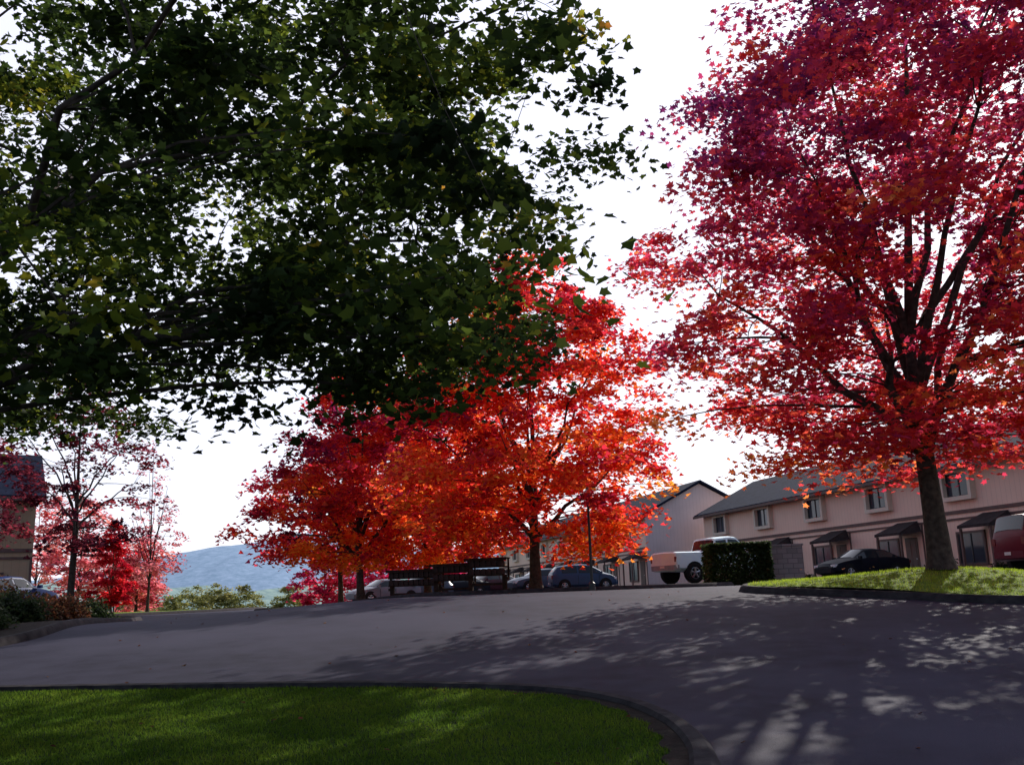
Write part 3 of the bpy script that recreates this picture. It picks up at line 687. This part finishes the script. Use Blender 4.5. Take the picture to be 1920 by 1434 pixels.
# ------------------------------------------------------------------ lawn grass
rng = np.random.default_rng(5)
def inside(P, poly):
    x, y = P[:, 0], P[:, 1]; c = np.zeros(len(P), bool); n = len(poly)
    for i in range(n):
        x1, y1 = poly[i]; x2, y2 = poly[(i+1) % n]
        cond = ((y1 > y) != (y2 > y)) & (x < (x2-x1)*(y-y1)/(y2-y1+1e-12)+x1); c ^= cond
    return c
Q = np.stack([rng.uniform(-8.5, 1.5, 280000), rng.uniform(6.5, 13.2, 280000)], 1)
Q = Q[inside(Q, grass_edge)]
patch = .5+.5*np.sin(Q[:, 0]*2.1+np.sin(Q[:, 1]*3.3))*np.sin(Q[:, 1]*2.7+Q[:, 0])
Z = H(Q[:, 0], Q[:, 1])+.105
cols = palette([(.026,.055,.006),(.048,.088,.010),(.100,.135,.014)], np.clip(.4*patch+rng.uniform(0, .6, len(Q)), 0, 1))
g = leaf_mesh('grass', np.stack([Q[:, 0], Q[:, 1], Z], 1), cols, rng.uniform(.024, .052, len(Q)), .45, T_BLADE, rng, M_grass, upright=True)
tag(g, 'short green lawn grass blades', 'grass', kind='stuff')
Q = np.stack([rng.uniform(5, 20, 60000), rng.uniform(17, 27, 60000)], 1)
isl = smooth_loop(ISL)
Q = Q[inside(Q, isl)]; Z = H(Q[:, 0], Q[:, 1])+.105+mound_r(Q[:, 0], Q[:, 1])
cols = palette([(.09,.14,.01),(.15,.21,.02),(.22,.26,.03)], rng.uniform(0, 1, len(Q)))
g = leaf_mesh('grass', np.stack([Q[:, 0], Q[:, 1], Z], 1), cols, rng.uniform(.04, .08, len(Q)), .35, T_BLADE, rng, M_grass, upright=True)
tag(g, 'sunlit grass blades on the island', 'grass', kind='stuff')
Q = np.stack([rng.uniform(-12, 14, 160), rng.uniform(7.5, 30, 160)], 1)
lift = np.where(inside(Q, front), .16, .012); lift = np.where(inside(Q, isl), .4, lift)
P3 = np.stack([Q[:, 0], Q[:, 1], H(Q[:, 0], Q[:, 1])+lift], 1)
cols = palette([(.07,.03,.025),(.12,.05,.03),(.16,.09,.05)], rng.uniform(0, 1, len(Q)))
tag(leaf_mesh('fallen_leaves', P3, cols, .055, .25, T_NEAR, rng, M_leaf_red), 'scattered dry fallen leaves', 'fallen leaves', kind='stuff')

# ------------------------------------------------------------------ light, world, camera
sd = bpy.data.lights.new('sun', 'SUN'); sd.energy = 5; sd.angle = R(.5); sd.color = (1, .94, .86)
so = bpy.data.objects.new('sun', sd); so.rotation_euler = S.to_track_quat('Z', 'Y').to_euler(); link(so)
w = bpy.data.worlds.new('World'); scene.world = w; w.use_nodes = True
nt = w.node_tree; L = nt.links.new; bg = nt.nodes['Background']; sky = nt.nodes.new('ShaderNodeTexSky'); sky.sky_type = 'NISHITA'
sky.sun_disc = False; sky.sun_elevation = R(EL); sky.sun_rotation = R(AZ); sky.air_density = 1.0; sky.dust_density = 1.0; sky.ozone_density = 1.5
# forward scattering haze: bright white on the sun's side of the sky, clear sky away from it
tc = nt.nodes.new('ShaderNodeTexCoord'); dt = nt.nodes.new('ShaderNodeVectorMath'); dt.operation = 'DOT_PRODUCT'
dt.inputs[1].default_value = (math.sin(R(AZ-12)), math.cos(R(AZ-12)), 0)
L(tc.outputs['Generated'], dt.inputs[0])
mr = nt.nodes.new('ShaderNodeMapRange'); mr.interpolation_type = 'SMOOTHSTEP'
mr.inputs['From Min'].default_value = -.05; mr.inputs['From Max'].default_value = .55; mr.inputs['To Min'].default_value = .08; mr.inputs['To Max'].default_value = .78
L(dt.outputs['Value'], mr.inputs['Value'])
hz = nt.nodes.new('ShaderNodeMixRGB'); hz.inputs['Color2'].default_value = (7.8, 7.8, 9.0, 1)
L(mr.outputs['Result'], hz.inputs['Fac'])
L(sky.outputs[0], hz.inputs['Color1']); L(hz.outputs[0], bg.inputs[0]); bg.inputs[1].default_value = .15
cd = bpy.data.cameras.new('camera'); cd.sensor_width = 36; cd.lens = 33.4; cd.clip_end = 20000; cd.clip_start = .05
co = bpy.data.objects.new('camera', cd); link(co)
co.matrix_world = Matrix.Translation((0, 0, 1.5)) @ Matrix.Rotation(R(90+12.45), 4, 'X') @ Matrix.Rotation(R(-2), 4, 'Z')
scene.camera = co
